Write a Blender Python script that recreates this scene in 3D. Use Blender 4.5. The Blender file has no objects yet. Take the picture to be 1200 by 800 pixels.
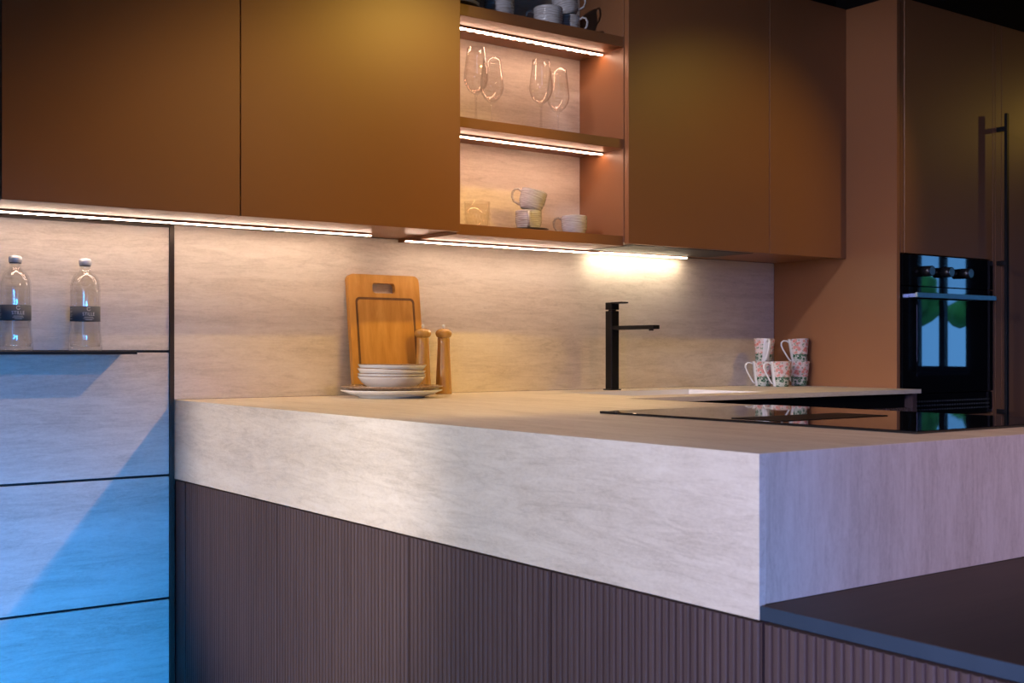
import bpy, bmesh, math, random
from mathutils import Vector, Matrix
random.seed(7)
SC = bpy.context.scene
COL = SC.collection
PI = math.pi

# ------------------------------------------------------------------ camera
cam_data = bpy.data.cameras.new('camera')
cam = bpy.data.objects.new('camera', cam_data)
COL.objects.link(cam)
cam.location = (-1.2318, -3.3551, 1.061)
cam.rotation_euler = (PI / 2, 0, -math.radians(36.0477))
cam_data.sensor_width = 36.0
cam_data.lens = 41.757
cam_data.shift_y = 0.00914
cam_data.clip_start = 0.05
cam_data.dof.use_dof = True
cam_data.dof.focus_distance = 3.1
cam_data.dof.aperture_fstop = 9.0
SC.camera = cam

# ------------------------------------------------------------------ colour management
SC.view_settings.view_transform = 'Standard'
SC.view_settings.look = 'None'
SC.view_settings.gamma = 1.0
SC.view_settings.use_curve_mapping = False
SC.view_settings.exposure = 0.0

# ------------------------------------------------------------------ sky (tungsten white balance: daylight is blue)
world = bpy.data.worlds.new('sky')
SC.world = world
world.use_nodes = True
nt = world.node_tree
bgn = nt.nodes['Background']
bgn.inputs['Color'].default_value = (0.14, 0.46, 1.0, 1)
bgn.inputs['Strength'].default_value = 4.5

def area(name, loc, rot, sx, sy, power, color, portal=False, spread=PI):
    l = bpy.data.lights.new(name, 'AREA')
    l.shape = 'RECTANGLE'; l.size = sx; l.size_y = sy
    l.energy = power; l.color = color; l.spread = spread
    o = bpy.data.objects.new(name, l); COL.objects.link(o)
    o.location = loc; o.rotation_euler = rot
    if portal: l.cycles.is_portal = True
    return o

def spot(name, loc, target, power, color, angle, blend, radius):
    l = bpy.data.lights.new(name, 'SPOT')
    l.energy = power; l.color = color; l.spot_size = math.radians(angle)
    l.spot_blend = blend; l.shadow_soft_size = radius
    o = bpy.data.objects.new(name, l); COL.objects.link(o)
    o.location = loc
    o.rotation_euler = (Vector(target) - Vector(loc)).to_track_quat('-Z', 'Y').to_euler()
    return o

# room outline
RX0, RX1, RY0, RZ1 = -3.4, 9.0, -7.0, 2.72
# added narrow blue fill lamp at the front wall, for the lower left panels
o = area('fill_lamp_front', (-1.05, RY0 + .05, .85), (0, 0, 0), .9, 1.0, 8.6, (.02, .31, 1.0), False, math.radians(17))
o.rotation_euler = (Vector((-.50, 0, .16)) - o.location).to_track_quat('-Z', 'Y').to_euler()
# added narrow blue fill lamp at the left wall, aimed at the peninsula end
o = area('fill_lamp_left', (RX0 + .05, -4.7, 1.6), (0, 0, 0), 1.2, 1.3, 12, (.45, .42, 1.0), False, math.radians(39))
o.rotation_euler = (Vector((1.15, -2.5, .75)) - o.location).to_track_quat('-Z', 'Y').to_euler()
area('portal_left', (RX0 + .02, -4.7, 1.6), (0, -PI / 2, 0), 1.3, 1.3, 1, (1, 1, 1), True)
area('portal_right', (RX1 - .02, -4.825, 1.5), (0, PI / 2, 0), 1.3, .65, 1, (1, 1, 1), True)
# tungsten ceiling spots, with added fill spots among them
GOLD = (1.0, 0.60, 0.10)
spot('ceiling_spot_tap', (2.72, -1.76, 2.6), (1.62, -0.05, 0.95), 50, (1.0, 0.64, 0.09), 54, 0.9, 0.022)
spot('ceiling_spot_board', (1.36, -1.76, 2.6), (0.25, -0.2, 0.95), 88, (1.0, 0.62, 0.10), 57, 0.6, 0.022)
spot('fill_spot_left', (-3.0, -2.4, 1.75), (0.0, -1.98, 0.66), 270, (1.0, 0.97, 0.90), 46, 0.8, 0.06)  # added fill, hung free below the ceiling to brighten apron and reeded doors
spot('fill_spot_corner', (-3.0, -1.0, 1.75), (0.0, -0.76, 0.74), 375, (1.0, 0.87, 0.80), 28, 0.7, 0.06)  # added fill below ceiling height, brightens the wall end of the apron
spot('fill_spot_side', (-1.6, -1.5, 2.6), (2.55, -0.35, 1.55), 205, (0.84, 0.82, 1.0), 30, 0.8, 0.06)  # added narrow fill that lifts the tall unit's side panel
spot('ceiling_spot_front', (1.3, -3.6, 2.6), (0.6, -1.2, 0.92), 80, (1.0, 0.52, 0.22), 60, 0.9, 0.06)
spot('ceiling_spot_right', (5.4, -1.45, 2.4), (1.2, -.4, 1.85), 10, GOLD, 50, 0.8, 0.03)

# ------------------------------------------------------------------ node helpers
def new_mat(name):
    m = bpy.data.materials.new(name); m.use_nodes = True
    return m, m.node_tree, m.node_tree.nodes['Principled BSDF']

def N(t, kind, **kw):
    n = t.nodes.new(kind)
    for k, v in kw.items():
        if k.startswith('i_'): n.inputs[k[2:]].default_value = v
        else: setattr(n, k, v)
    return n

def ramp(t, stops):
    n = t.nodes.new('ShaderNodeValToRGB')
    els = n.color_ramp.elements
    while len(els) < len(stops): els.new(0.5)
    for e, (p, c) in zip(els, stops):
        e.position = p; e.color = (*c, 1) if len(c) == 3 else c
    return n

def plain(name, color, rough=.5, metal=0.0, spec=.5, coat=0.0, noise=0.0, nscale=40, coat_rough=.05):
    m, t, b = new_mat(name)
    b.inputs['Roughness'].default_value = rough
    b.inputs['Metallic'].default_value = metal
    b.inputs['Specular IOR Level'].default_value = spec
    b.inputs['Coat Weight'].default_value = coat
    b.inputs['Coat Roughness'].default_value = coat_rough
    g = N(t, 'ShaderNodeNewGeometry')
    n = N(t, 'ShaderNodeTexNoise'); n.inputs['Scale'].default_value = nscale
    n.inputs['Detail'].default_value = 3
    t.links.new(g.outputs['Position'], n.inputs['Vector'])
    k = noise
    r = ramp(t, [(0.3, tuple(c * (1 - k) for c in color)), (0.7, tuple(min(1, c * (1 + k)) for c in color))])
    t.links.new(n.outputs['Fac'], r.inputs['Fac'])
    t.links.new(r.outputs['Color'], b.inputs['Base Color'])
    return m

def travertine(name, slow, seed=0.0):
    """light travertine, veins running along the axis `slow`"""
    m, t, b = new_mat(name)
    g = N(t, 'ShaderNodeNewGeometry')
    def layer(s_slow, s_fast, detail, rough, dist):
        mp = N(t, 'ShaderNodeMapping')
        sc = [s_fast] * 3; sc['xyz'.index(slow)] = s_slow
        mp.inputs['Scale'].default_value = sc
        mp.inputs['Location'].default_value = (seed, seed * 1.7, seed * .6)
        n = N(t, 'ShaderNodeTexNoise')
        n.inputs['Scale'].default_value = 1.0; n.inputs['Detail'].default_value = detail
        n.inputs['Roughness'].default_value = rough; n.inputs['Distortion'].default_value = dist
        t.links.new(g.outputs['Position'], mp.inputs['Vector'])
        t.links.new(mp.outputs['Vector'], n.inputs['Vector'])
        return n
    a = layer(1.3, 11, 7, .60, .7)
    c = layer(9.0, 52, 6, .72, 1.3)
    d = layer(110, 210, 3, .7, .5)
    add = N(t, 'ShaderNodeMath', operation='MULTIPLY_ADD'); add.inputs[1].default_value = .42
    t.links.new(a.outputs['Fac'], add.inputs[0])
    m2 = N(t, 'ShaderNodeMath', operation='MULTIPLY'); m2.inputs[1].default_value = .38
    t.links.new(c.outputs['Fac'], m2.inputs[0])
    m3 = N(t, 'ShaderNodeMath', operation='MULTIPLY_ADD'); m3.inputs[1].default_value = .20
    t.links.new(d.outputs['Fac'], m3.inputs[0])
    t.links.new(m2.outputs[0], m3.inputs[2])
    t.links.new(m3.outputs[0], add.inputs[2])
    v = layer(1.8, 19, 6, .62, 1.6)
    vs = N(t, 'ShaderNodeMath', operation='SUBTRACT'); vs.inputs[1].default_value = .5
    t.links.new(v.outputs['Fac'], vs.inputs[0])
    va = N(t, 'ShaderNodeMath', operation='ABSOLUTE'); t.links.new(vs.outputs[0], va.inputs[0])
    vr = N(t, 'ShaderNodeMapRange'); vr.inputs['From Min'].default_value = 0.0; vr.inputs['From Max'].default_value = .035
    vr.inputs['To Min'].default_value = -.050; vr.inputs['To Max'].default_value = 0.0
    t.links.new(va.outputs[0], vr.inputs['Value'])
    a2 = N(t, 'ShaderNodeMath', operation='ADD'); t.links.new(add.outputs[0], a2.inputs[0]); t.links.new(vr.outputs[0], a2.inputs[1])
    add = a2
    r = ramp(t, [(0.36, (.50, .425, .345)), (.45, (.60, .52, .435)), (.52, (.665, .585, .495)), (.62, (.73, .655, .565))])
    t.links.new(add.outputs[0], r.inputs['Fac'])
    t.links.new(r.outputs['Color'], b.inputs['Base Color'])
    b.inputs['Roughness'].default_value = .48
    b.inputs['Specular IOR Level'].default_value = .4
    bp = N(t, 'ShaderNodeBump'); bp.inputs['Strength'].default_value = .12; bp.inputs['Distance'].default_value = .002
    t.links.new(add.outputs[0], bp.inputs['Height']); t.links.new(bp.outputs['Normal'], b.inputs['Normal'])
    return m

def wood(name, stops, axis, s_slow, s_fast, rough=.45, spec=.4, coat=0.0, obj_space=False):
    m, t, b = new_mat(name)
    if obj_space:
        g = N(t, 'ShaderNodeTexCoord'); out = g.outputs['Object']
    else:
        g = N(t, 'ShaderNodeNewGeometry'); out = g.outputs['Position']
    mp = N(t, 'ShaderNodeMapping'); sc = [s_fast] * 3; sc['xyz'.index(axis)] = s_slow
    mp.inputs['Scale'].default_value = sc
    n = N(t, 'ShaderNodeTexNoise'); n.inputs['Scale'].default_value = 1; n.inputs['Detail'].default_value = 6
    n.inputs['Roughness'].default_value = .65; n.inputs['Distortion'].default_value = .4
    t.links.new(out, mp.inputs['Vector']); t.links.new(mp.outputs['Vector'], n.inputs['Vector'])
    r = ramp(t, stops)
    t.links.new(n.outputs['Fac'], r.inputs['Fac']); t.links.new(r.outputs['Color'], b.inputs['Base Color'])
    b.inputs['Roughness'].default_value = rough; b.inputs['Specular IOR Level'].default_value = spec
    b.inputs['Coat Weight'].default_value = coat; b.inputs['Coat Roughness'].default_value = .12
    bp = N(t, 'ShaderNodeBump'); bp.inputs['Strength'].default_value = .15; bp.inputs['Distance'].default_value = .001
    t.links.new(n.outputs['Fac'], bp.inputs['Height']); t.links.new(bp.outputs['Normal'], b.inputs['Normal'])
    return m

def emit(name, color, strength):
    m, t, b = new_mat(name)
    b.inputs['Base Color'].default_value = (.9, .9, .9, 1)
    b.inputs['Emission Color'].default_value = (*color, 1)
    b.inputs['Emission Strength'].default_value = strength
    return m

def clear_glass(name, tint=(1, 1, 1), refl=1.0, grey=0.0):
    """thin clear glass: straight-through light plus fresnel reflection"""
    m = bpy.data.materials.new(name); m.use_nodes = True
    t = m.node_tree; t.nodes.clear()
    o = N(t, 'ShaderNodeOutputMaterial')
    tr = N(t, 'ShaderNodeBsdfTransparent'); tr.inputs['Color'].default_value = (*tint, 1)
    gl = N(t, 'ShaderNodeBsdfGlossy'); gl.inputs['Roughness'].default_value = .02
    fr = N(t, 'ShaderNodeLayerWeight'); fr.inputs['Blend'].default_value = .5
    pw = N(t, 'ShaderNodeMath', operation='POWER'); pw.inputs[1].default_value = 3.0
    mu = N(t, 'ShaderNodeMath', operation='MULTIPLY_ADD'); mu.inputs[1].default_value = .5 * refl; mu.inputs[2].default_value = .05 * refl
    mx = N(t, 'ShaderNodeMixShader')
    t.links.new(fr.outputs['Facing'], pw.inputs[0]); t.links.new(pw.outputs[0], mu.inputs[0]); t.links.new(mu.outputs[0], mx.inputs[0])
    t.links.new(tr.outputs[0], mx.inputs[1]); t.links.new(gl.outputs[0], mx.inputs[2])
    t.links.new(mx.outputs[0], o.inputs['Surface'])
    return m

M = {}
M['trav_x'] = travertine('travertine_along_wall', 'x', 3.1)
M['trav_x2'] = travertine('travertine_cladding', 'x', 8.7)
M['trav_y'] = travertine('travertine_along_peninsula', 'y', 5.3)
M['trav_z'] = travertine('travertine_upright_veins', 'z', 1.9)
M['lacquer'] = plain('copper_brown_lacquer', (.25, .105, .043), rough=.38, spec=.4, noise=.03, nscale=3)
M['lacquer_in'] = plain('copper_brown_shelf_lacquer', (.30, .120, .046), rough=.42, spec=.45, noise=.03, nscale=3)
M['darkwood'] = wood('dark_stained_oak', [(.3, (.066, .042, .041)), (.5, (.082, .053, .053)), (.7, (.102, .067, .066))], 'z', 3, 130, rough=.6, spec=.2)
M['ledge'] = wood('dark_stained_board', [(.3, (.034, .021, .017)), (.7, (.050, .031, .025))], 'x', 3, 40, rough=.5, spec=.18)
M['ledge_edge'] = plain('edge_band_blue_reflection', (.055, .085, .135), rough=.4, metal=.5, noise=.05, nscale=20)  # mirrored blue daylight is tinted into this base colour
M['black'] = plain('matt_black_metal', (.006, .005, .005), rough=.4, metal=.0, spec=.22, noise=.05)
M['bronze'] = plain('dark_bronze_profile', (.045, .032, .024), rough=.35, metal=.5, noise=.05)
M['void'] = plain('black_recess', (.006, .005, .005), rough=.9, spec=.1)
M['blackglass'] = plain('black_ceramic_glass', (.006, .006, .007), rough=.025, spec=.6)
M['hobmark'] = plain('hob_extractor_glass', (.012, .008, .006), rough=.5, spec=.2)
M['ovenglass'] = plain('black_oven_glass', (.004, .004, .005), rough=.02, spec=.8)
M['oveninner'] = plain('oven_window_glass', (.006, .008, .012), rough=.015, spec=1.0)
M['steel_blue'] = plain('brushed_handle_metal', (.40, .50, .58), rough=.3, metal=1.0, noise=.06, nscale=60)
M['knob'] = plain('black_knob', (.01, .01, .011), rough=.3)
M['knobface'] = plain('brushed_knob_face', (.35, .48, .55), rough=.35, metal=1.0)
M['white_sink'] = plain('white_composite', (.80, .78, .78), rough=.35)
M['ceramic'] = plain('white_glazed_ceramic', (.78, .79, .81), rough=.18, spec=.5, noise=.03, coat=.3)
M['ceramic_brown'] = plain('brown_speckled_glaze', (.30, .20, .13), rough=.25, spec=.5, noise=.4, nscale=120, coat=.3)
M['rim_brown'] = plain('brown_glaze_rim', (.22, .14, .09), rough=.3, noise=.3, nscale=150)
M['dark_plate'] = plain('dark_stoneware', (.05, .04, .035), rough=.3, noise=.3, nscale=90)
M['floor'] = plain('pale_screed_floor', (.50, .48, .46), rough=.6, noise=.08, nscale=4)
M['ceiling'] = plain('black_ceiling_paint', (.012, .012, .013), rough=.9, spec=.1)
M['plaster'] = plain('warm_grey_plaster', (.16, .13, .12), rough=.85, noise=.05, nscale=6)
M['frame'] = plain('anthracite_frame', (.03, .03, .032), rough=.5)
M['pane'] = clear_glass('window_pane', (.97, .98, 1.0), .6)
M['bottle_glass'] = clear_glass('bottle_glass', (.992, .994, .990), 1.3)
M['wine_glass'] = clear_glass('thin_crystal', (.996, .994, .992), 1.2)
M['tumbler'] = clear_glass('tumbler_glass', (.985, .97, .95), .7)
M['silver'] = plain('silver_cap', (.72, .74, .80), rough=.45, metal=.7)
M['label'] = plain('slate_grey_label', (.105, .112, .125), rough=.7, spec=.3)
M['print'] = plain('pale_print', (.62, .62, .62), rough=.6)
M['board'] = wood('oiled_cherry_board', [(.3, (.42, .19, .035)), (.5, (.53, .255, .055)), (.7, (.63, .33, .09))], 'z', 2.2, 28, rough=.35, spec=.4, coat=.15)
M['groove'] = wood('groove_painted_shade', [(.3, (.12, .05, .015)), (.7, (.18, .08, .025))], 'z', 3, 40, rough=.6)
M['mill'] = wood('varnished_beech', [(.3, (.36, .19, .045)), (.5, (.47, .26, .068)), (.7, (.57, .33, .10))], 'z', 5, 70, rough=.25, spec=.5, coat=.5)
M['led_warm'] = emit('warm_led', (1.0, .75, .58), 40)
M['led_shelf'] = emit('shelf_led', (1.0, .62, .43), 40)
M['led_white'] = emit('neutral_led', (1.0, .84, .62), 56)
M['grass'] = plain('outdoor_shrub', (.10, .30, .04), rough=.8, noise=.5, nscale=5)
M['paving'] = plain('outdoor_paving', (.30, .40, .48), rough=.8, noise=.25, nscale=1.3)

# stoneware with horizontal throwing rings
def stoneware():
    m, t, b = new_mat('grey_ringed_stoneware')
    g = N(t, 'ShaderNodeTexCoord')
    mp = N(t, 'ShaderNodeMapping'); mp.inputs['Scale'].default_value = (25, 25, 260)
    n = N(t, 'ShaderNodeTexNoise'); n.inputs['Scale'].default_value = 1; n.inputs['Detail'].default_value = 4
    t.links.new(g.outputs['Object'], mp.inputs['Vector']); t.links.new(mp.outputs['Vector'], n.inputs['Vector'])
    r = ramp(t, [(.30, (.36, .31, .28)), (.46, (.50, .47, .45)), (.62, (.62, .60, .59))])
    t.links.new(n.outputs['Fac'], r.inputs['Fac']); t.links.new(r.outputs['Color'], b.inputs['Base Color'])
    b.inputs['Roughness'].default_value = .2; b.inputs['Coat Weight'].default_value = .5
    return m
M['stoneware'] = stoneware()

def floral():
    m, t, b = new_mat('floral_transfer_on_porcelain')
    g = N(t, 'ShaderNodeTexCoord')
    sep = N(t, 'ShaderNodeSeparateXYZ'); t.links.new(g.outputs['Object'], sep.inputs[0])
    def voro(scale, seed):
        mp = N(t, 'ShaderNodeMapping'); mp.inputs['Location'].default_value = (seed, seed * .7, seed * 1.3)
        v = N(t, 'ShaderNodeTexVoronoi'); v.inputs['Scale'].default_value = scale
        t.links.new(g.outputs['Object'], mp.inputs['Vector']); t.links.new(mp.outputs['Vector'], v.inputs['Vector'])
        return v
    def less(sock, thr):
        n = N(t, 'ShaderNodeMath', operation='LESS_THAN'); n.inputs[1].default_value = thr
        t.links.new(sock, n.inputs[0]); return n.outputs[0]
    def greater(sock, thr):
        n = N(t, 'ShaderNodeMath', operation='GREATER_THAN'); n.inputs[1].default_value = thr
        t.links.new(sock, n.inputs[0]); return n.outputs[0]
    def mul(a, c):
        n = N(t, 'ShaderNodeMath', operation='MULTIPLY'); t.links.new(a, n.inputs[0]); t.links.new(c, n.inputs[1]); return n.outputs[0]
    def mix(fac, a, col):
        n = N(t, 'ShaderNodeMix', data_type='RGBA')
        t.links.new(fac, n.inputs['Factor'])
        if isinstance(a, tuple): n.inputs[6].default_value = (*a, 1)
        else: t.links.new(a, n.inputs[6])
        n.inputs[7].default_value = (*col, 1)
        return n.outputs[2]
    fl = voro(66, 0.0); lf = voro(80, 4.2); lf2 = voro(95, 9.1)
    c = mix(less(lf2.outputs['Distance'], .34), (.60, .50, .49), (.22, .30, .22))
    c = mix(less(fl.outputs['Distance'], .44), c, (.58, .26, .23))
    c = mix(less(fl.outputs['Distance'], .17), c, (.50, .12, .10))
    low = less(sep.outputs['Z'], .040)
    c = mix(low, c, (.42, .46, .40))
    c = mix(mul(low, less(lf.outputs['Distance'], .52)), c, (.035, .10, .06))
    c = mix(mul(low, less(lf.outputs['Distance'], .2)), c, (.25, .36, .27))
    # bare porcelain band behind the handle (handle on -x side)
    n = N(t, 'ShaderNodeMath', operation='ABSOLUTE'); t.links.new(sep.outputs['Y'], n.inputs[0])
    band = mul(less(n.outputs[0], .014), less(sep.outputs['X'], 0.0))
    c = mix(band, c, (.66, .66, .67))
    t.links.new(c, b.inputs['Base Color'])
    b.inputs['Roughness'].default_value = .15; b.inputs['Coat Weight'].default_value = .4
    return m
M['floral'] = floral()

# ------------------------------------------------------------------ mesh helpers
def box(bm, lo, hi, bevel=0.0, seg=1):
    vs = [bm.verts.new((x, y, z)) for x in (lo[0], hi[0]) for y in (lo[1], hi[1]) for z in (lo[2], hi[2])]
    fs = [(0, 1, 3, 2), (4, 6, 7, 5), (0, 4, 5, 1), (2, 3, 7, 6), (0, 2, 6, 4), (1, 5, 7, 3)]
    fl = [bm.faces.new([vs[i] for i in f]) for f in fs]
    if bevel:
        es = list({e for f in fl for e in f.edges})
        bmesh.ops.bevel(bm, geom=es, offset=bevel, segments=seg, affect='EDGES', profile=.5)

def lathe(bm, prof, seg=32, cx=0.0, cy=0.0, cz=0.0, squash=1.0):
    rings = []
    for r, z in prof:
        if r < 1e-6:
            rings.append([bm.verts.new((cx, cy, cz + z))])
        else:
            rings.append([bm.verts.new((cx + r * math.cos(2 * PI * k / seg), cy + r * squash * math.sin(2 * PI * k / seg), cz + z)) for k in range(seg)])
    for a, b in zip(rings, rings[1:]):
        for k in range(seg):
            k2 = (k + 1) % seg
            if len(a) == 1 and len(b) == 1: continue
            if len(a) == 1: f = [a[0], b[k2], b[k]]
            elif len(b) == 1: f = [a[k], a[k2], b[0]]
            else: f = [a[k], a[k2], b[k2], b[k]]
            bm.faces.new(f).smooth = True

def tube(bm, pts, rad, seg=10, ry=None):
    """swept ellipse along pts; rad across, ry along the local second axis"""
    pts = [Vector(p) for p in pts]; rings = []
    up = Vector((0, 1, 0.001))
    for i, p in enumerate(pts):
        d = (pts[min(i + 1, len(pts) - 1)] - pts[max(i - 1, 0)]).normalized()
        a = d.cross(up)
        if a.length < 1e-4: a = d.cross(Vector((1, 0, 0)))
        a.normalize(); b = d.cross(a).normalized()
        rb = rad if ry is None else ry
        rings.append([bm.verts.new(p + a * rad * math.cos(2 * PI * k / seg) + b * rb * math.sin(2 * PI * k / seg)) for k in range(seg)])
    for r1, r2 in zip(rings, rings[1:]):
        for k in range(seg):
            bm.faces.new([r1[k], r1[(k + 1) % seg], r2[(k + 1) % seg], r2[k]]).smooth = True
    bm.faces.new(rings[0][::-1]); bm.faces.new(rings[-1])

def rounded_rect(x0, z0, x1, z1, r, n=6):
    out = []
    for cx, cz, a0 in ((x1 - r, z1 - r, 0), (x0 + r, z1 - r, PI / 2), (x0 + r, z0 + r, PI), (x1 - r, z0 + r, 1.5 * PI)):
        for k in range(n + 1):
            a = a0 + PI / 2 * k / n
            out.append((cx + r * math.cos(a), cz + r * math.sin(a)))
    return out

def link(name, bm, mat, parent=None, loc=None):
    """bm is in world coordinates unless loc is given; child meshes are moved into the parent's frame"""
    bmesh.ops.recalc_face_normals(bm, faces=bm.faces)
    me = bpy.data.meshes.new(name)
    off = Vector((0, 0, 0))
    if parent is not None: off = root_loc(parent)
    elif loc is not None: off = Vector(loc)
    if off.length > 0: bmesh.ops.translate(bm, verts=bm.verts, vec=-off)
    bm.to_mesh(me); bm.free()
    me.materials.append(mat)
    o = bpy.data.objects.new(name, me); COL.objects.link(o)
    if parent is not None: o.parent = parent
    elif loc is not None: o.location = loc
    return o

def root_loc(o):
    v = Vector((0, 0, 0))
    while o is not None:
        v += o.location; o = o.parent
    return v

def part(name, mat, parent, lo, hi, bevel=0.0, label=None):
    bm = bmesh.new(); box(bm, lo, hi, bevel); o = link(name, bm, mat, parent)
    if label: o['label'] = label
    return o

def tag(o, label, cat, group=None):
    o['label'] = label; o['category'] = cat
    if group: o['group'] = group
    return o

def thing(name, label, cat, loc, group=None):
    o = bpy.data.objects.new(name, None); COL.objects.link(o)
    o.empty_display_size = .05; o.location = loc
    return tag(o, label, cat, group)

def copy_tree(o, loc=None, rot=None, label=None):
    c = o.copy(); COL.objects.link(c)
    if loc is not None: c.location = loc
    if rot is not None: c.rotation_euler = rot
    if label: c['label'] = label
    for ch in list(o.children):
        d = ch.copy(); COL.objects.link(d); d.parent = c
        for g in list(ch.children):
            e = g.copy(); COL.objects.link(e); e.parent = d
    return c

def struct(name, mat, boxes, parent=None):
    bm = bmesh.new()
    for lo, hi in boxes: box(bm, lo, hi)
    o = link(name, bm, mat, parent)
    if parent is None: o['kind'] = 'structure'
    return o

# ------------------------------------------------------------------ the room
struct('floor', M['floor'], [((RX0 - .2, RY0 - .2, -.1), (RX1 + .2, .2, 0))])
struct('ceiling', M['ceiling'], [((RX0 - .2, RY0 - .2, RZ1), (RX1 + .2, .2, RZ1 + .1))])
struct('wall_back', M['plaster'], [((RX0 - .2, .012, 0), (RX1 + .2, .2, RZ1))])
struct('wall_left', M['plaster'], [((RX0 - .2, RY0, 0), (RX0, -5.4, RZ1)), ((RX0 - .2, -4.0, 0), (RX0, .012, RZ1)),
                                   ((RX0 - .2, -5.4, 0), (RX0, -4.0, .9)), ((RX0 - .2, -5.4, 2.3), (RX0, -4.0, RZ1))])
struct('wall_front', M['plaster'], [((RX0 - .2, RY0 - .2, 0), (-1.6, RY0, RZ1)), ((-.5, RY0 - .2, 0), (RX1 + .2, RY0, RZ1)),
                                    ((-1.6, RY0 - .2, 1.5), (-.5, RY0, RZ1)), ((-1.6, RY0 - .2, 0), (-.5, RY0, .25))])
struct('wall_right', M['plaster'], [((RX1, RY0, 0), (RX1 + .2, -5.15, RZ1)), ((RX1, -4.5, 0), (RX1 + .2, .012, RZ1)),
                                    ((RX1, -5.15, 2.15), (RX1 + .2, -4.5, RZ1)), ((RX1, -5.15, 0), (RX1 + .2, -4.5, .85))])
def window(name, axis, pos, a0, a1, z0, z1, mull):
    fb = []
    def bar(a, b, c, d):
        fb.append(((pos - .03, a, c), (pos + .03, b, d)) if axis == 'x' else ((a, pos - .03, c), (b, pos + .03, d)))
    bar(a0, a1, z0, z0 + .06); bar(a0, a1, z1 - .06, z1)
    for k in range(mull + 1):
        c = a0 + (a1 - a0 - .06) * k / mull
        bar(c, c + .06, z0, z1)
    w = struct(name, M['frame'], fb)
    for k in range(mull):
        c = a0 + (a1 - a0 - .06) * k / mull + .06; d = a0 + (a1 - a0 - .06) * (k + 1) / mull
        bm = bmesh.new()
        if axis == 'x': box(bm, (pos - .004, c, z0 + .06), (pos + .004, d, z1 - .06))
        else: box(bm, (c, pos - .004, z0 + .06), (d, pos + .004, z1 - .06))
        link('pane', bm, M['pane'], w)
window('added_window_left', 'x', RX0 - .1, -5.4, -4.0, .9, 2.3, 2)  # unseen window, added to go with the left fill lamp
window('window_2', 'x', RX1 + .1, -5.15, -4.5, .85, 2.15, 2)
window('added_window_front', 'y', RY0 - .1, -1.6, -.5, .25, 1.5, 2)  # unseen window, added around the blue fill lamp for the panels
# outside, seen only mirrored in the oven and hob glass
bm = bmesh.new(); box(bm, (-40, -40, -.4), (60, 20, -.3))
o = link('ground', bm, M['paving']); o['kind'] = 'structure'

# ------------------------------------------------------------------ wall cladding on the left
clad = thing('wall_cladding', 'travertine wall cladding of wide panels with black joints, left of the peninsula', 'wall cladding', (-.8, 0, 0))
J = [.3478, .7024, 1.0595, 1.4195]       # joint heights
zs = [0.0] + J
for k in range(4):
    bm = bmesh.new(); box(bm, (-1.9, 0.0, zs[k] + .0035), (-.0145, .012, zs[k + 1] - .0035), .0008)
    link('panel', bm, M['trav_x2'], clad)
part('joint_backing', M['black'], clad, (-1.9, .006, 0), (-.0145, .0119, 1.424), label='black recessed joint strip between the panels')
part('edge_profile', M['bronze'], clad, (-.0140, -.006, 0), (-.001, .0119, 1.424), label='dark bronze upright edge profile')
part('top_profile', M['bronze'], clad, (-1.9, -.004, 1.4162), (-.0145, .006, 1.424), label='dark bronze top edge profile')

# thin bottle shelf growing out of the joint
sh = thing('bottle_shelf', 'thin black metal shelf carrying two water bottles on the left wall panels', 'shelf', (-.6, -.06, 1.0595))
part('shelf_plate', M['bronze'], sh, (-1.2, -.125, 1.0545), (-.1488, -.0005, 1.0605), .0008)
part('shelf_lip', M['black'], sh, (-1.2, -.1258, 1.0515), (-.1488, -.1225, 1.0600), .0005)

# ------------------------------------------------------------------ backsplash
bm = bmesh.new(); box(bm, (0.0, 0.0, .921), (2.5575, .0118, 1.424))
tag(link('backsplash', bm, M['trav_x'], None, (1.28, 0, .92)), 'travertine backsplash slab running behind the counter under the wall cabinets', 'backsplash')

# ------------------------------------------------------------------ wall cabinets
CT = 2.3945
def wall_cabinet(label, x0, x1, d0, d1, hood=False):
    t = thing('wall_cabinet', label, 'cabinet', ((x0 + x1) / 2, -.18, 1.426), 'brown wall cabinets')
    bm = bmesh.new(); box(bm, (x0, -.3465, 1.426), (x1, -.0005, CT), .0008)
    link('carcass', bm, M['lacquer'], t)
    bm = bmesh.new(); box(bm, (d0, -.3695, 1.4205), (d1, -.3480, CT), .0012, 2)
    link('door', bm, M['lacquer'], t)
    return t
wall_cabinet('brown lacquer wall cabinet above the two water bottles, leftmost in the row', -.5537, .0455, -.5537, .0448)
wall_cabinet('brown lacquer wall cabinet above the cutting board, left of the lit open shelves', .0465, .7480, .0472, .7485)
c3 = wall_cabinet('brown lacquer wall cabinet above the black tap, right of the lit open shelves', 1.4217, 2.1165, 1.4240, 2.1160)
wall_cabinet('narrow brown lacquer wall cabinet in the corner beside the tall oven unit', 2.1185, 2.5565, 2.1190, 2.5560)
bm = bmesh.new(); box(bm, (1.50, -.315, 1.4225), (2.09, -.075, 1.4258), .001)
link('extractor_flap', bm, M['frame'], c3)['label'] = 'dark flat panel in the underside'
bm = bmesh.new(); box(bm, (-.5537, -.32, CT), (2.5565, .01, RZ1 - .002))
o = link('trim_1', bm, M['void']); o['kind'] = 'structure'     # black shadow-gap filler above the cabinets

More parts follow.
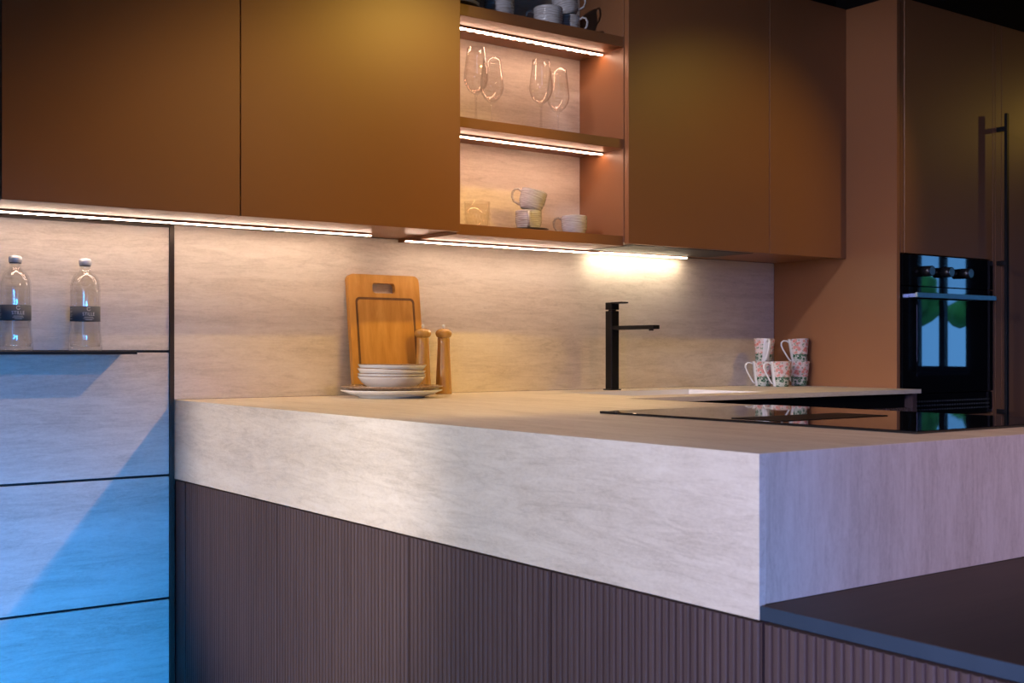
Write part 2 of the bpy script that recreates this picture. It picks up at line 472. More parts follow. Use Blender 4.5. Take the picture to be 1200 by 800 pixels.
def led(name, label, x0, x1, y, z, mat, parent=None):
    if parent is None:
        t = thing(name, label, 'light', ((x0 + x1) / 2, y, z))
    else: t = parent
    if parent is None:
        part('profile', M['lacquer_in'], t, (x0, y - .009, z - .0060), (x1, y + .013, z), .0006)
        tgt = t
    else:
        tgt = part('led_strip', M['lacquer_in'], t, (x0, y - .009, z - .0060), (x1, y + .013, z), .0006, label='glowing light strip')
    bm = bmesh.new(); box(bm, (x0 + .002, y - .0070, z - .0084), (x1 - .002, y + .0035, z - .0062))
    link('diffuser', bm, mat, tgt)
    bm = bmesh.new()
    x = x0 + .02
    while x < x1 - .01:
        box(bm, (x - .0075, y + .0038, z - .0084), (x + .0075, y + .0100, z - .0062)); x += .0335
    o = link('led_chips', bm, mat, tgt); o['kind'] = 'stuff'
    return t
led('led_light', 'long warm light strip under the two left wall cabinets', -.5537, .5854, -.112, 1.4258, M['led_warm'])

# ------------------------------------------------------------------ open shelves with light strips
ns = thing('open_shelf_unit', 'open niche of three brown shelves with warm light strips and a stone back', 'shelf unit', (1.085, -.2, 1.414))
bm = bmesh.new(); box(bm, (.7495, -.1160, 1.4475), (1.4205, -.104, CT)); link('back_panel', bm, M['trav_x'], ns)['label'] = 'travertine back panel'
for z0, z1, yb in ((1.4140, 1.4470, -.0008), (1.7404, 1.7724, -.1165), (2.0808, 2.1165, -.1165)):
    bm = bmesh.new(); box(bm, (.7495, -.3470, z0), (1.4205, yb, z1), .0008); link('shelf', bm, M['lacquer'], ns)
led('', '', .752, 1.4145, -.243, 1.7404, M['led_shelf'], ns)
led('', '', .752, 1.4145, -.243, 2.0808, M['led_shelf'], ns)
led('led_light', 'warm light strip under the lowest open shelf', .7000, 1.4900, -.130, 1.4139, M['led_warm']).location.z += 0
led('led_light', 'short neutral white light strip under the cabinet above the tap', 1.541, 2.008, -.045, 1.4258, M['led_white'])

# ------------------------------------------------------------------ worktop
L = 2.2384
wt = thing('stone_worktop', 'L-shaped travertine worktop with a deep mitred apron around the peninsula', 'worktop', (.55, -1.1, .92))
bm = bmesh.new(); box(bm, (0.0005, -L + .0005, .908), (1.11, -.709, .92), .0006)
box(bm, (0.0005, -.709, .908), (1.11, -.0005, .92))
link('peninsula_top', bm, M['trav_y'], wt)
bm = bmesh.new(); box(bm, (0.0, -L, .6919), (.012, -.0005, .9198), .0003); link('side_apron', bm, M['trav_y'], wt)
bm = bmesh.new(); box(bm, (.0121, -L, .7125), (1.11, -L + .012, .9198), .0003); link('end_apron', bm, M['trav_z'], wt)['label'] = 'end face with upright veins'
SX0, SX1, SY0, SY1 = 1.27, 1.88, -.56, -.19
bm = bmesh.new()
box(bm, (1.11, -.708, .905), (SX0, -.0005, .92)); box(bm, (SX1, -.708, .905), (2.5570, -.0005, .92))
box(bm, (SX0, -.708, .905), (SX1, SY0, .92)); box(bm, (SX0, SY1, .905), (SX1, -.0005, .92))
link('back_run_top', bm, M['trav_x'], wt)

sk = thing('sink', 'white undermounted sink in the back counter in front of the black tap', 'sink', ((SX0 + SX1) / 2, (SY0 + SY1) / 2, .74))
bm = bmesh.new()
e = .002
for lo, hi in (((SX0 + e, SY0 + e, .74), (SX0 + .008, SY1 - e, .9192)), ((SX1 - .008, SY0 + e, .74), (SX1 - e, SY1 - e, .9192)),
               ((SX0 + .008, SY0 + e, .74), (SX1 - .008, SY0 + .008, .9192)), ((SX0 + .008, SY1 - .008, .74), (SX1 - .008, SY1 - e, .9192)),
               ((SX0 + e, SY0 + e, .732), (SX1 - e, SY1 - e, .74))):
    box(bm, lo, hi)
link('basin', bm, M['white_sink'], sk)
bm = bmesh.new(); lathe(bm, [(0, 0), (.030, 0), (.034, .0012), (.036, 0)], 24, (SX0 + SX1) / 2, (SY0 + SY1) / 2, .7403); link('drain', bm, M['silver'], sk)

# ------------------------------------------------------------------ peninsula base with reeded doors
base = thing('peninsula_base', 'dark oak reeded base cabinets carrying the stone peninsula', 'base cabinet', (.5, -1.6, 0))
part('carcass', M['void'], base, (.028, -3.25, .0), (1.06, -.0008, .686))
part('filler_strip', M['darkwood'], base, (.004, -.0742, .08), (.0275, -.0012, .6865), label='plain dark oak filler strip beside the wall')
ribme = None
PITCH = .0150
def rib_mesh(h):
    bm = bmesh.new()
    w = PITCH * .74
    pr = [(-w / 2 - .0010, 0.0), (-w / 2, -.0030), (-w / 2 + .0022, -.0046), (w / 2 - .0022, -.0046), (w / 2, -.0030), (w / 2 + .0010, 0.0)]
    lo = [bm.verts.new((d, y, 0)) for y, d in pr]; hi = [bm.verts.new((d, y, h)) for y, d in pr]
    for k in range(5): bm.faces.new([lo[k], hi[k], hi[k + 1], lo[k + 1]])
    bm.faces.new(lo); bm.faces.new(hi[::-1])
    bmesh.ops.recalc_face_normals(bm, faces=bm.faces)
    me = bpy.data.meshes.new('rib'); bm.to_mesh(me); bm.free(); me.materials.append(M['darkwood'])
    return me
def reeded_door(parent, y0, y1, z0, z1, ga=.0028, gb=.0028):
    bm = bmesh.new(); box(bm, (.0095, y0 + ga, z0), (.0272, y1 - gb, z1))
    d = link('door', bm, M['darkwood'], parent)
    me = rib_mesh(z1 - z0)
    w_ = y1 - y0 - ga - gb - .001; n = max(1, int(round(w_ / PITCH))); p = w_ / n
    rl = root_loc(parent)
    for k in range(n):
        r = bpy.data.objects.new('rib', me); COL.objects.link(r); r.parent = d
        r.location = Vector((.0095, y0 + ga + .0005 + p * (k + .5), z0)) - rl
    return d
for y0, y1, ga, gb in ((-.6836, -.0757, .0008, .0022), (-1.3016, -.6836, .0028, .0008), (-1.7634, -1.3016, .0028, .0028), (-L + .001, -1.7634, .0028, .0028), (-2.80, -L + .001, .0028, .0028)):
    reeded_door(base, y0, y1, .08, .6865, ga, gb)

# lower dark table board butted against the end of the peninsula
lt = thing('table_board', 'dark brown table board with a blue reflection tinted into its edge butting against the end of the peninsula', 'table top', (.6, -2.7, .692))
part('board', M['ledge'], lt, (.0035, -3.24, .6925), (1.30, -L - .0008, .7119), .0006)
part('edge_band', M['ledge_edge'], lt, (.0005, -3.24, .6925), (.0034, -L - .0008, .7117), .0005, label='edge band with reflected blue daylight painted into its colour')

# ------------------------------------------------------------------ base units under the back counter
bu = thing('sink_base_unit', 'dark reeded base unit under the thin back counter, seen across the peninsula', 'base cabinet', (1.85, -.4, 0))
bm = bmesh.new()
box(bm, (1.112, -.655, 0), (1.25, -.0008, .9045)); box(bm, (1.90, -.655, 0), (2.5295, -.0008, .9045)); box(bm, (1.25, -.655, 0), (1.90, -.0008, .70))
box(bm, (1.25, -.655, .70), (1.90, -.60, .9045)); link('carcass', bm, M['void'], bu)
part('end_post', M['darkwood'], bu, (2.53, -.69, .08), (2.556, -.6555, .9045))
bm = bmesh.new(); box(bm, (1.13, -.685, .08), (2.5295, -.6565, .852)); d = link('door', bm, M['darkwood'], bu)
bm = bmesh.new()
x = 1.14
while x < 2.525:
    box(bm, (x - .005, -.6905, .08), (x + .005, -.6845, .852)); x += .0155
o = link('ribs', bm, M['darkwood'], d); o['kind'] = 'stuff'

# ------------------------------------------------------------------ hob
HX0, HX1, HY0, HY1 = .503, 1.055, -2.1345, -1.3100
hob = thing('induction_hob', 'wide black glass induction hob lying on the peninsula with a downdraft strip', 'hob', ((HX0 + HX1) / 2, (HY0 + HY1) / 2, .92))
bm = bmesh.new(); box(bm, (HX0, HY0, .9202), (HX1, HY1, .9252), .0012, 2); link('glass', bm, M['blackglass'], hob)
bm = bmesh.new(); box(bm, (HX0 + .03, -1.81, .92525), (HX1 - .19, -1.68, .9264), .0004); link('extractor_cover', bm, M['hobmark'], hob)['label'] = 'dark downdraft cover in the middle'
bm = bmesh.new(); box(bm, (HX0 - .0012, HY1 - .055, .9202), (HX0 + .012, HY1 + .0012, .9258), .0004); link('corner_clip', bm, M['black'], hob)

# ------------------------------------------------------------------ tap
tp = thing('kitchen_tap', 'tall matt black square tap with a flat lever, standing against the backsplash', 'tap', (1.572, -.115, .92))
tx, ty = 1.572, -.115
bm = bmesh.new(); box(bm, (tx - .0235, ty - .0235, .9203), (tx + .0235, ty + .0235, .9245), .001); link('base_plate', bm, M['black'], tp)
bm = bmesh.new(); box(bm, (tx - .0175, ty - .0175, .9245), (tx + .0175, ty + .0175, 1.2040), .0012); link('body', bm, M['black'], tp)
bm = bmesh.new(); box(bm, (tx - .010, ty - .010, 1.2040), (tx + .010, ty + .010, 1.2085)); link('neck', bm, M['black'], tp)
bm = bmesh.new(); box(bm, (tx - .0178, ty - .0178, 1.2085), (tx + .0178, ty + .0178, 1.2345), .0012)
box(bm, (tx - .0170, ty - .068, 1.2300), (tx + .0170, ty - .010, 1.2352), .0006); link('lever', bm, M['black'], tp)
bm = bmesh.new(); box(bm, (tx - .0150, ty - .232, 1.1360), (tx + .0150, ty - .0170, 1.1500), .001)
sp = link('spout', bm, M['black'], tp)
bm = bmesh.new(); lathe(bm, [(0, -.004), (.0085, -.004), (.0085, .002), (0, .002)], 16, tx, ty - .205, 1.135); link('aerator', bm, M['black'], sp)

# ------------------------------------------------------------------ tall units
TZ = 2.394; TF = -.602
tu = thing('oven_tower', 'tall brown unit with the built-in black oven', 'cabinet', (2.87, -.3, 0))
part('side_panel', M['lacquer'], tu, (2.5578, TF, 0), (2.5768, -.0008, TZ), .0008)
bm = bmesh.new()
box(bm, (2.5768, TF + .025, 0), (3.205, -.0008, .80)); box(bm, (2.5768, TF + .025, 1.43), (3.205, -.0008, TZ))
box(bm, (2.5768, TF + .025, .80), (2.584, -.0008, 1.43)); box(bm, (3.186, TF + .025, .80), (3.205, -.0008, 1.43)); box(bm, (2.584, -.02, .80), (3.186, -.0008, 1.43))
link('carcass', bm, M['void'], tu)
bm = bmesh.new(); box(bm, (2.5830, TF + .003, 1.431), (2.6020, TF + .024, TZ - .002), .001); link('grip_edge', bm, M['lacquer'], tu)
bm = bmesh.new(); box(bm, (2.6050, TF, 1.431), (3.1860, TF + .022, TZ - .002), .0015, 2); link('door', bm, M['lacquer'], tu)
bm = bmesh.new(); box(bm, (2.5830, TF, .10), (3.1860, TF + .022, .8080), .0015, 2); link('drawer', bm, M['lacquer'], tu)
bm = bmesh.new(); box(bm, (3.1880, TF, .10), (3.2050, TF + .022, TZ - .002), .001); link('filler_strip', bm, M['lacquer'], tu)

fr = thing('fridge_tower', 'tall brown unit with a long black bar handle at the right edge of the picture', 'cabinet', (3.53, -.3, 0))
part('carcass', M['void'], fr, (3.2065, TF + .025, 0), (3.85, -.0008, TZ))
bm = bmesh.new(); box(bm, (3.2070, TF, .10), (3.2500, TF + .022, TZ - .002), .001); link('stile', bm, M['lacquer'], fr)
bm = bmesh.new(); box(bm, (3.2520, TF, .10), (3.85, TF + .022, TZ - .002), .0015); d = link('door', bm, M['lacquer'], fr)
bm = bmesh.new(); box(bm, (3.2130, -.649, .34), (3.2290, -.637, 2.0230), .0012)
h = link('handle', bm, M['black'], fr)
for z in (1.962, 1.4175, .815):
    bm = bmesh.new(); box(bm, (3.2140, -.637, z - .009), (3.2280, TF - .0003, z + .009)); link('mount', bm, M['black'], h)
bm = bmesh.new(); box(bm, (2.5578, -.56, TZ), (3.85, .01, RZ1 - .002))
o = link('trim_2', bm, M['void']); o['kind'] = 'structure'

# oven
ov = thing('built_in_oven', 'black built-in oven with three long knobs, mirroring a blue window', 'oven', (2.885, -.33, .812))
OX0, OX1 = 2.5860, 3.1840
part('body', M['void'], ov, (OX0, TF + .022, .812), (OX1, -.05, 1.427))
bm = bmesh.new(); box(bm, (OX0, TF - .004, 1.3085), (OX1, TF + .0215, 1.4265), .001); cp = link('control_panel', bm, M['ovenglass'], ov)
bm = bmesh.new(); box(bm, (OX0, TF - .004, .900), (OX1, TF + .0215, 1.3055), .001); dr = link('door', bm, M['ovenglass'], ov)
bm = bmesh.new(); box(bm, (OX0 + .09, TF - .0046, .965), (OX1 - .16, TF - .0039, 1.235), .0); link('window', bm, M['oveninner'], dr)
bm = bmesh.new(); box(bm, (OX0 + .028, TF - .050, 1.2615), (OX1 - .050, TF - .040, 1.2805), .001)
for x in (OX0 + .05, OX1 - .075): box(bm, (x - .008, TF - .041, 1.264), (x + .008, TF - .0042, 1.277))
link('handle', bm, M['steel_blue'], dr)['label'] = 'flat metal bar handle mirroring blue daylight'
for x, z in ((2.719, 1.3655), (2.844, 1.3655), (2.972, 1.3655)):
    def cyl(y0, y1, r0, r1, mat, name, par):
        bm = bmesh.new(); seg = 24
        a = [bm.verts.new((x + r0 * math.cos(2 * PI * k / seg), y0, z + r0 * math.sin(2 * PI * k / seg))) for k in range(seg)]
        b = [bm.verts.new((x + r1 * math.cos(2 * PI * k / seg), y1, z + r1 * math.sin(2 * PI * k / seg))) for k in range(seg)]
        for k in range(seg): bm.faces.new([a[k], a[(k + 1) % seg], b[(k + 1) % seg], b[k]]).smooth = True
        bm.faces.new(a); bm.faces.new(b[::-1])
        return link(name, bm, mat, par)
    kb = cyl(TF - .0042, TF - .042, .0205, .0195, M['knob'], 'knob', cp)
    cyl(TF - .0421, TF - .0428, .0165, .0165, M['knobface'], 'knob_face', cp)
bm = bmesh.new(); box(bm, (OX0, TF - .001, .8130), (OX1, TF + .0215, .8970), .001); vp = link('vent_panel', bm, M['ovenglass'], ov)
for r in range(3):
    bm = bmesh.new()
    for k in range(34): box(bm, (OX0 + .02 + k * .0165, TF - .0032, .832 + r * .016), (OX0 + .030 + k * .0165, TF - .0009, .838 + r * .016))
    o = link('vent_slots', bm, M['frame'], vp); o['kind'] = 'stuff'

# ------------------------------------------------------------------ bottles
def text_mesh(txt, size, R, ang0, z, bm, z_is_center=True, font_sx=1.0):
    """raised lettering wrapped round a cylinder of radius R (object frame), reading from outside; ang0 = angle of text centre"""
    cu = bpy.data.curves.new('lettering', 'FONT'); cu.body = txt; cu.size = size; cu.align_x = 'CENTER'; cu.align_y = 'CENTER'
    ob = bpy.data.objects.new('lettering', cu); COL.objects.link(ob)
    dg = bpy.context.evaluated_depsgraph_get()
    me = bpy.data.meshes.new_from_object(ob.evaluated_get(dg))
    vs = [bm.verts.new((R * math.cos(ang0 + v.co.x * font_sx / R), R * math.sin(ang0 + v.co.x * font_sx / R), z + v.co.y)) for v in me.vertices]
    for p in me.polygons:
        try: bm.faces.new([vs[i] for i in p.vertices])
        except ValueError: pass
    bpy.data.objects.remove(ob); bpy.data.curves.remove(cu); bpy.data.meshes.remove(me)

def arc_strip(bm, R, a0, a1, z0, z1, n=18):
    lo = [bm.verts.new((R * math.cos(a0 + (a1 - a0) * k / n), R * math.sin(a0 + (a1 - a0) * k / n), z0)) for k in range(n + 1)]
    hi = [bm.verts.new((v.co.x, v.co.y, z1)) for v in lo]
    for k in range(n): bm.faces.new([lo[k], lo[k + 1], hi[k + 1], hi[k]]).smooth = True

def bottle(label, loc, face):
    t = thing('water_bottle', label, 'bottle', loc, 'water bottles on the wall shelf')
    outer = [(0, 0.0), (.0405, 0.0), (.0438, .004), (.0440, .016), (.0425, .030), (.0400, .056), (.0386, .076), (.0384, .10), (.0386, .126), (.0390, .150),
             (.0386, .172), (.0365, .186), (.0325, .198), (.0265, .207), (.0195, .2125), (.0150, .2165), (.0135, .222), (.0130, .228), (.0130, .2335), (.0105, .2335)]
    inner = [(.0100, .2335), (.0105, .220), (.0165, .2095), (.0285, .198), (.0345, .180), (.0358, .16), (.0354, .10), (.0372, .056), (.0400, .024), (.038, .012), (0, .0095)]
    bm = bmesh.new(); lathe(bm, outer + inner, 40); o = link('glass', bm, M['bottle_glass'], None); o.parent = t
    bm = bmesh.new(); lathe(bm, [(.0128, .2295), (.0140, .2300), (.0140, .2325), (.0162, .2330), (.0166, .2440), (.0152, .2480), (.0115, .2508), (.005, .2520), (0, .2522)], 24)
    o = link('cap', bm, M['silver'], None); o.parent = t
    bm = bmesh.new(); arc_strip(bm, .0142, 0, 2 * PI, .2293, .2318, 32); o = link('cap_ring', bm, M['label'], None); o.parent = t
    RL = .0391
    bm = bmesh.new(); lathe(bm, [(RL - .0004, .0800), (RL, .0800), (RL, .1205), (RL - .0004, .1205)], 48); lab = link('label_band', bm, M['label'], None); lab.parent = t
    lab['label'] = 'slate grey label reading STILLE'
    R = RL + .00025
    bm = bmesh.new()
    text_mesh('STILLE', .0125, R, face, .0990, bm, font_sx=.95)
    for z, w in ((.0905, .30), (.0868, .36), (.0835, .24)): arc_strip(bm, R, face - w, face + w, z, z + .0010)
    # ring emblem above the word
    for rr in (.0052,):
        n = 20; a = []
        for k in range(n):
            q = 2 * PI * k / n + .6
            for r2 in (rr, rr - .0013):
                a.append(bm.verts.new((R * math.cos(face + r2 * math.cos(q) / R), R * math.sin(face + r2 * math.cos(q) / R), .1128 + r2 * math.sin(q))))
        for k in range(n - 3): bm.faces.new([a[2 * k], a[2 * k + 1], a[2 * k + 3], a[2 * k + 2]])
    left = face - 1.45
    for z, w in ((.1130, .16), (.1065, .22), (.1030, .18), (.0965, .24), (.0930, .20), (.0862, .22)): arc_strip(bm, R, left - w, left + w, z, z + .0010)
    o = link('print', bm, M['print'], None); o.parent = lab
    return t
bottle('clear glass water bottle on the wall shelf, cut by the left picture edge', (-.4505, -.064, 1.0607), -1.62)
bottle('clear glass water bottle on the wall shelf, standing whole beside the other', (-.2705, -.064, 1.0607), -1.62)

# ------------------------------------------------------------------ cutting board leaning on the backsplash
def cutting_board():
    t = thing('cutting_board', 'cherry wood cutting board with a grip hole and juice groove, leaning on the backsplash', 'cutting board', (.6855, -.066, .9203))
    W, Hh, T = .262, .388, .018
    lean = math.atan2(.049, Hh)
    R = Matrix.Rotation(-lean, 4, 'X')
    outer = rounded_rect(-W / 2, 0, W / 2, Hh, .020, 6)
    hole = rounded_rect(-.044, .328, .040, .361, .011, 6)
    bm = bmesh.new()
    nO, nH = len(outer), len(hole)
    def ring(pts, y): return [bm.verts.new((x, y, z)) for x, z in pts]
    of, ob_ = ring(outer, 0), ring(outer, T); hf, hb = ring(hole, 0), ring(hole, T)
    for a, b in ((of, ob_), (hf, hb)):
        n = len(a)
        for k in range(n): bm.faces.new([a[k], a[(k + 1) % n], b[(k + 1) % n], b[k]])
    for o_, h_ in ((of, hf), (ob_, hb)):           # same number of points: bridge
        n = len(o_)
        for k in range(n): bm.faces.new([o_[k], o_[(k + 1) % n], h_[(k + 1) % n], h_[k]])
    bmesh.ops.transform(bm, matrix=R, verts=bm.verts)
    o = link('board', bm, M['board'], None); o.parent = t
    # juice groove: thin flat inlay, shade of the channel painted in as dark wood
    bm = bmesh.new()
    g1 = rounded_rect(-.1085, .040, .1085, .314, .015, 6); g2 = rounded_rect(-.1010, .0475, .1010, .3065, .010, 6)
    a = [bm.verts.new((x, -.0006, z)) for x, z in g1]; b = [bm.verts.new((x, -.0006, z)) for x, z in g2]
    a2 = [bm.verts.new((x, .0010, z)) for x, z in g1]; b2 = [bm.verts.new((x, .0010, z)) for x, z in g2]
    n = len(a)
    for k in range(n):
        k2 = (k + 1) % n
        bm.faces.new([a[k], a[k2], b[k2], b[k]]); bm.faces.new([a[k], a[k2], a2[k2], a2[k]]); bm.faces.new([b[k], b[k2], b2[k2], b2[k]])
    bmesh.ops.transform(bm, matrix=R, verts=bm.verts)
    o = link('juice_groove', bm, M['groove'], None); o.parent = t; o['label'] = 'dark juice groove'
cutting_board()

# ------------------------------------------------------------------ plates, bowls
PX, PY = .588, -.236
def plate(label, z, r, mat, tilt=0.0):
    prof = [(0, .004), (r * .55, .004), (r * .58, 0.0), (r * .64, 0.0), (r * .66, .004), (r * .82, .010), (r, .0215), (r + .0006, .0235), (r - .002, .0242),
            (r * .82, .0140), (r * .62, .0095), (0, .0095)]
    bm = bmesh.new(); lathe(bm, prof, 56)
    o = link('plate', bm, mat); o.location = (PX, PY, z); o.rotation_euler = (tilt, 0, 0)
    return tag(o, label, 'plate', 'plates under the bowls')
plate('white dinner plate at the bottom of the stack, resting on the worktop', .9202, .153, M['ceramic'])
plate('brown-glazed dinner plate lying on the white plate beneath the bowls', .9325, .154, M['ceramic_brown'], .004)

bp = [(0, .003), (.044, .003), (.046, 0.0), (.051, 0.0), (.054, .003), (.074, .011), (.091, .024), (.1005, .0375), (.1030, .0420), (.1014, .0430), (.0985, .0385), (.0885, .0265), (.072, .0145), (.05, .0075), (0, .007)]
bm = bmesh.new(); lathe(bm, bp, 56); bowl_me = link('bowl', bm, M['ceramic'])
rm = bmesh.new(); lathe(rm, [(.1022, .0408), (.1036, .0421), (.1026, .0436), (.1008, .0432), (.1006, .0420)], 56)
rim = link('rim', rm, M['rim_brown'], None); rim.parent = bowl_me; rim['label'] = 'brown unglazed rim'
blabels = ['white stoneware bowl with brown rim, lowest of the bowl stack', 'white stoneware bowl with brown rim, second from the bottom of the stack',
           'white stoneware bowl with brown rim, third from the bottom, slightly tilted', 'white stoneware bowl with brown rim, topmost of the bowl stack']
for k, lb in enumerate(blabels):
    o = bowl_me if k == 0 else copy_tree(bowl_me)
    o.location = (PX + (0, .001, -.003, .001)[k], PY + (0, .002, 0, -.001)[k], .9424 + (0, .0075, .0200, .0345)[k])
    o.rotation_euler = ((0, .01, .0, .0)[k], (0, 0.01, .045, .02)[k], k)
    if k >= 2: o.rotation_euler = (0, (.050, .012)[k - 2], 0)
    tag(o, lb, 'bowl', 'stacked bowls')

# ------------------------------------------------------------------ pepper mills
def mill(label, loc, face):
    t = thing('pepper_mill', label, 'pepper mill', loc, 'wooden mills')
    bm = bmesh.new(); lathe(bm, [(0, 0), (.0268, 0), (.0272, .003), (.0262, .030), (.0240, .075), (.0218, .120), (.0203, .165), (.0200, .181), (.0190, .183), (0, .183)], 36)
    o = link('body', bm, M['mill'], None); o.parent = t
    bm = bmesh.new(); lathe(bm, [(0, .1835), (.0190, .1835), (.0235, .1870), (.0266, .1935), (.0270, .1985), (.0250, .2055), (.0190, .2105), (.010, .2130), (0, .2135)], 36)
    h = link('head', bm, M['mill'], None); h.parent = t
    bm = bmesh.new(); lathe(bm, [(0, .2130), (.0045, .2130), (.0038, .2165), (.0050, .2205), (.0046, .2245), (.0020, .2265), (0, .2268)], 16)
    k = link('knob', bm, M['silver'], None); k.parent = h
    return t
mill('wooden pepper mill half hidden behind the bowl stack, in front of the cutting board', (.7890, -.090, .9203), 0)
mill('wooden pepper mill standing free to the right of the cutting board', (.8700, -.088, .9203), 0)

# ------------------------------------------------------------------ floral mugs
def make_mug(loc, rot, label, proto=None):
    if proto is not None:
        c = copy_tree(proto, loc, rot, label); return c
    t = thing('floral_mug', label, 'mug', loc, 'floral mugs in the corner'); t.rotation_euler = rot; t.scale = (1, 1, .95)
    prof = [(0, .003), (.026, .003), (.028, 0), (.030, .001), (.0312, .006), (.0345, .040), (.0385, .075), (.0420, .1030), (.0420, .1045), (.0402, .1045), (.0365, .075), (.0325, .040), (.0285, .008), (0, .0065)]
    bm = bmesh.new(); lathe(bm, prof, 40); o = link('cup', bm, M['floral'], None); o.parent = t
    pts = [(-.0395, 0, .090), (-.050, 0, .098), (-.063, 0, .0985), (-.0715, 0, .091), (-.0725, 0, .079), (-.067, 0, .064), (-.058, 0, .047), (-.048, 0, .029), (-.0405, 0, .017), (-.0325, 0, .012)]
    bm = bmesh.new(); tube(bm, pts, .0030, 10, .0050); o = link('handle', bm, M['ceramic'], None); o.parent = t; o['label'] = 'plain white handle'
    return t
mz = .9203
m1 = make_mug((2.3740, -.1050, mz), (0, 0, -.45), 'floral mug on the counter, lower left of the five')
make_mug((2.3740, -.1980, mz), (0, 0, -.40), 'floral mug on the counter, lower middle of the five and nearest', m1)
make_mug((2.5110, -.1750, mz), (0, 0, -1.6), 'floral mug on the counter against the brown panel, lower right of the five', m1)
make_mug((2.3760, -.1060, mz + .0890), (.06, .05, 1.02), 'floral mug stacked on top at left, handle turned to the viewer', m1)
make_mug((2.5100, -.1760, mz + .0890), (-.04, -.03, -.50), 'floral mug stacked on top at right, against the brown panel', m1)

# ------------------------------------------------------------------ wine glasses
def wine_glass(loc, label, proto=None):
    if proto is not None: return copy_tree(proto, loc, None, label)
    t = thing('wine_glass', label, 'wine glass', loc, 'wine glasses on the middle shelf')
    bm = bmesh.new()
    out = [(.0052, .0900), (.012, .0940), (.024, .1040), (.0340, .1200), (.0385, .1370), (.0380, .1560), (.0345, .1850), (.0300, .2200), (.0285, .2350)]
    inn = [(.0278, .2350), (.0292, .2200), (.0336, .1850), (.0371, .1560), (.0376, .1370), (.0330, .1210), (.0230, .1060), (.010, .0970), (0, .0960)]
    lathe(bm, out + inn, 40); o = link('bowl', bm, M['wine_glass'], None); o.parent = t
    bm = bmesh.new(); lathe(bm, [(.0330, .0010), (.0330, .0022), (.012, .0048), (.0050, .0090), (.0036, .0200), (.0033, .0500), (.0036, .0800), (.0052, .0900)], 24)
    o = link('stem', bm, M['wine_glass'], None); o.parent = t
    bm = bmesh.new(); lathe(bm, [(0, 0), (.0328, 0), (.0332, .0012), (.0200, .0034), (0, .0045)], 32); o = link('foot', bm, M['wine_glass'], None); o.parent = t
    return t
gz = 1.7728
g = wine_glass((.866, -.281, gz), 'wine glass on the middle shelf, leftmost of four')
wine_glass((.981, -.204, gz), 'wine glass on the middle shelf, second from the left', g)
wine_glass((1.124, -.279, gz), 'wine glass on the middle shelf, third from the left', g)
wine_glass((1.249, -.210, gz), 'wine glass on the middle shelf, rightmost of four', g)

# ------------------------------------------------------------------ stoneware cups
def cup(loc, rot, label, r=.043, h=.066, proto=None, group='ringed stoneware cups'):
    if proto is not None: return copy_tree(proto, loc, rot, label)
    t = thing('stoneware_cup', label, 'cup', loc, group); t.rotation_euler = rot
    prof = [(0, .003), (r * .62, .003), (r * .66, 0), (r * .72, .001)]
    n = 34
    for k in range(n + 1):
        u = k / n; z = .004 + (h - .004) * u
        rr = r * (.76 + .24 * min(1, u * 2.4) ** .6) + .0009 * math.cos(u * n * PI * .56)
        prof.append((rr, z))
    prof += [(r - .0025, h + .0008)]
    prof += [(r - .0045, h * .9), (r - .005, h * .4), (r * .72 - .003, .010), (0, .0075)]
    bm = bmesh.new(); lathe(bm, prof, 40); o = link('cup', bm, M['stoneware'], None); o.parent = t
    q = h / .066
    pts = [(-r * .97, 0, .054 * q), (-r - .010, 0, .060 * q), (-r - .021, 0, .056 * q), (-r - .0265, 0, .044 * q), (-r - .0245, 0, .030 * q), (-r - .016, 0, .017 * q), (-r * .86, 0, .010 * q)]
    bm = bmesh.new(); tube(bm, pts, .0036, 10, .0055); o = link('handle', bm, M['stoneware'], None); o.parent = t
    return t
lz = 1.4473; uz = 2.1168
# lowest compartment
bm = bmesh.new(); lathe(bm, [(0, .002), (.030, .002), (.034, 0), (.040, .001), (.060, .006), (.068, .0115), (.0675, .0128), (.040, .0060), (0, .0055)], 44)
s = link('saucer', bm, M['dark_plate']); s.location = (1.105, -.235, lz); tag(s, 'dark stoneware saucer under the two stacked cups on the lowest shelf', 'saucer')
cA = cup((1.106, -.235, lz + .0060), (0, 0, .95), 'ringed grey cup on the saucer, lower of the two stacked on the lowest shelf')
cup((1.110, -.2365, lz + .0745), (.0, .25, -.63), 'ringed grey cup lying tilted on top of the cup on the lowest shelf', proto=cA)
cup((1.287, -.250, lz), (0, 0, -.60), 'ringed grey cup standing alone at the right end of the lowest shelf', proto=cA)
t = thing('tumbler', 'cut glass tumbler at the left end of the lowest shelf', 'glass', (.902, -.235, lz))
bm = bmesh.new(); lathe(bm, [(0, 0), (.034, 0), (.0370, .004), (.0400, .040), (.0425, .0860), (.0405, .0860), (.0375, .040), (.0340, .012), (0, .010)], 24)
o = link('glass', bm, M['tumbler'], None); o.parent = t
bm = bmesh.new()
for k in range(24):
    a = 2 * PI * k / 24
    for z in (.016, .032, .048):
        r_ = .0385 + z * .06; c, s_ = math.cos(a + z * 8), math.sin(a + z * 8)
        v = [bm.verts.new((r_ * math.cos(a + z * 8 + da), r_ * math.sin(a + z * 8 + da), z + dz)) for da, dz in ((-.09, 0), (0, -.007), (.09, 0), (0, .007))]
        tip = bm.verts.new(((r_ + .0022) * c, (r_ + .0022) * s_, z))
        for i in range(4): bm.faces.new([v[i], v[(i + 1) % 4], tip])
o = link('cut_facets', bm, M['tumbler'], None); o.parent = t; o['kind'] = 'stuff'
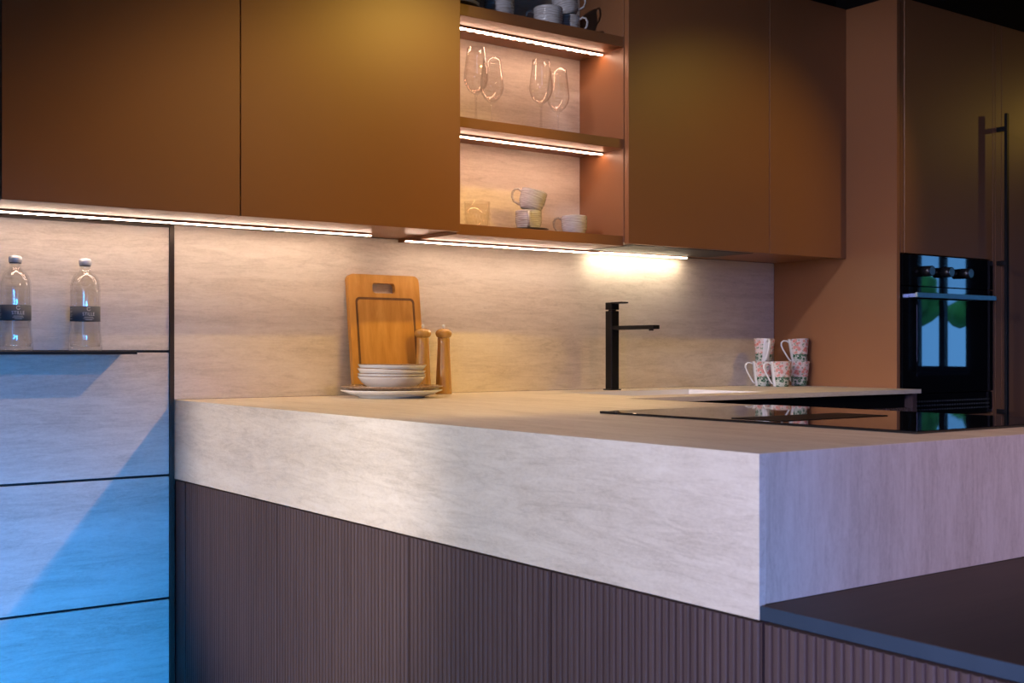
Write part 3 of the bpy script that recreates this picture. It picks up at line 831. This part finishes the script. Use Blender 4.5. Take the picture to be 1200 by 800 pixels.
# top compartment
for k in range(4):
    bm = bmesh.new(); lathe(bm, [(0, .002), (.050, .002), (.053, 0), (.060, .001), (.080, .008), (.087, .014), (.0862, .0154), (.055, .0065), (0, .006)], 44)
    o = link('saucer', bm, M['dark_plate'] if k % 2 == 0 else M['ceramic']); o.location = (.800, -.245, uz + k * .0105)
    tag(o, ['dark side plate on the top shelf, lowest of the pile', 'white side plate on the top shelf, second from the bottom of the pile',
            'dark side plate on the top shelf, third from the bottom of the pile', 'white side plate on the top shelf, uppermost of the pile'][k], 'plate', 'side plates on the top shelf')
cB = cup((.985, -.240, uz), (0, 0, -2.19), 'wide grey ringed cup on the top shelf, right beside the pile of side plates', r=.0475, h=.088)
cC = cup((1.172, -.255, uz), (0, 0, -.75), 'blue-grey ringed cup in the middle of the top shelf, handle to the left', r=.048, h=.074)
cup((1.270, -.235, uz), (0, 0, 2.2), 'ringed grey cup at the right of the top shelf, lower of the stacked pair', proto=cA)
cup((1.270, -.236, uz + .0700), (.0, .22, 2.51), 'ringed grey cup lying tilted on the lower cup at the right of the top shelf', proto=cA)

# ------------------------------------------------------------------ trees outside the right window (mirrored in the oven)
def tree(loc, zc, r, label):
    t = thing('tree', label, 'tree', loc)
    bm = bmesh.new(); tube(bm, [(0, 0, 0), (.02, .01, zc * .5), (0, 0, zc)], .045, 8); o = link('trunk', bm, M['darkwood'], None); o.parent = t
    bm = bmesh.new()
    for k in range(9):
        a = k * 2.4; q = bmesh.ops.create_icosphere(bm, subdivisions=2, radius=r * random.uniform(.42, .62))
        off = Vector((math.cos(a) * r * .55, math.sin(a) * r * .55, random.uniform(-.5, .5) * r)) if k else Vector((0, 0, 0))
        for v in q['verts']: v.co = v.co * random.uniform(.88, 1.12) + off + Vector((0, 0, zc))
    for f in bm.faces: f.smooth = True
    o = link('crown', bm, M['grass'], None); o.parent = t
tree((14.0, -8.75, -.3), 2.25, .50, 'green tree outside, mirrored at the left in the oven door')
tree((15.5, -8.60, -.3), 2.05, .38, 'smaller green tree outside, mirrored further right in the oven door')
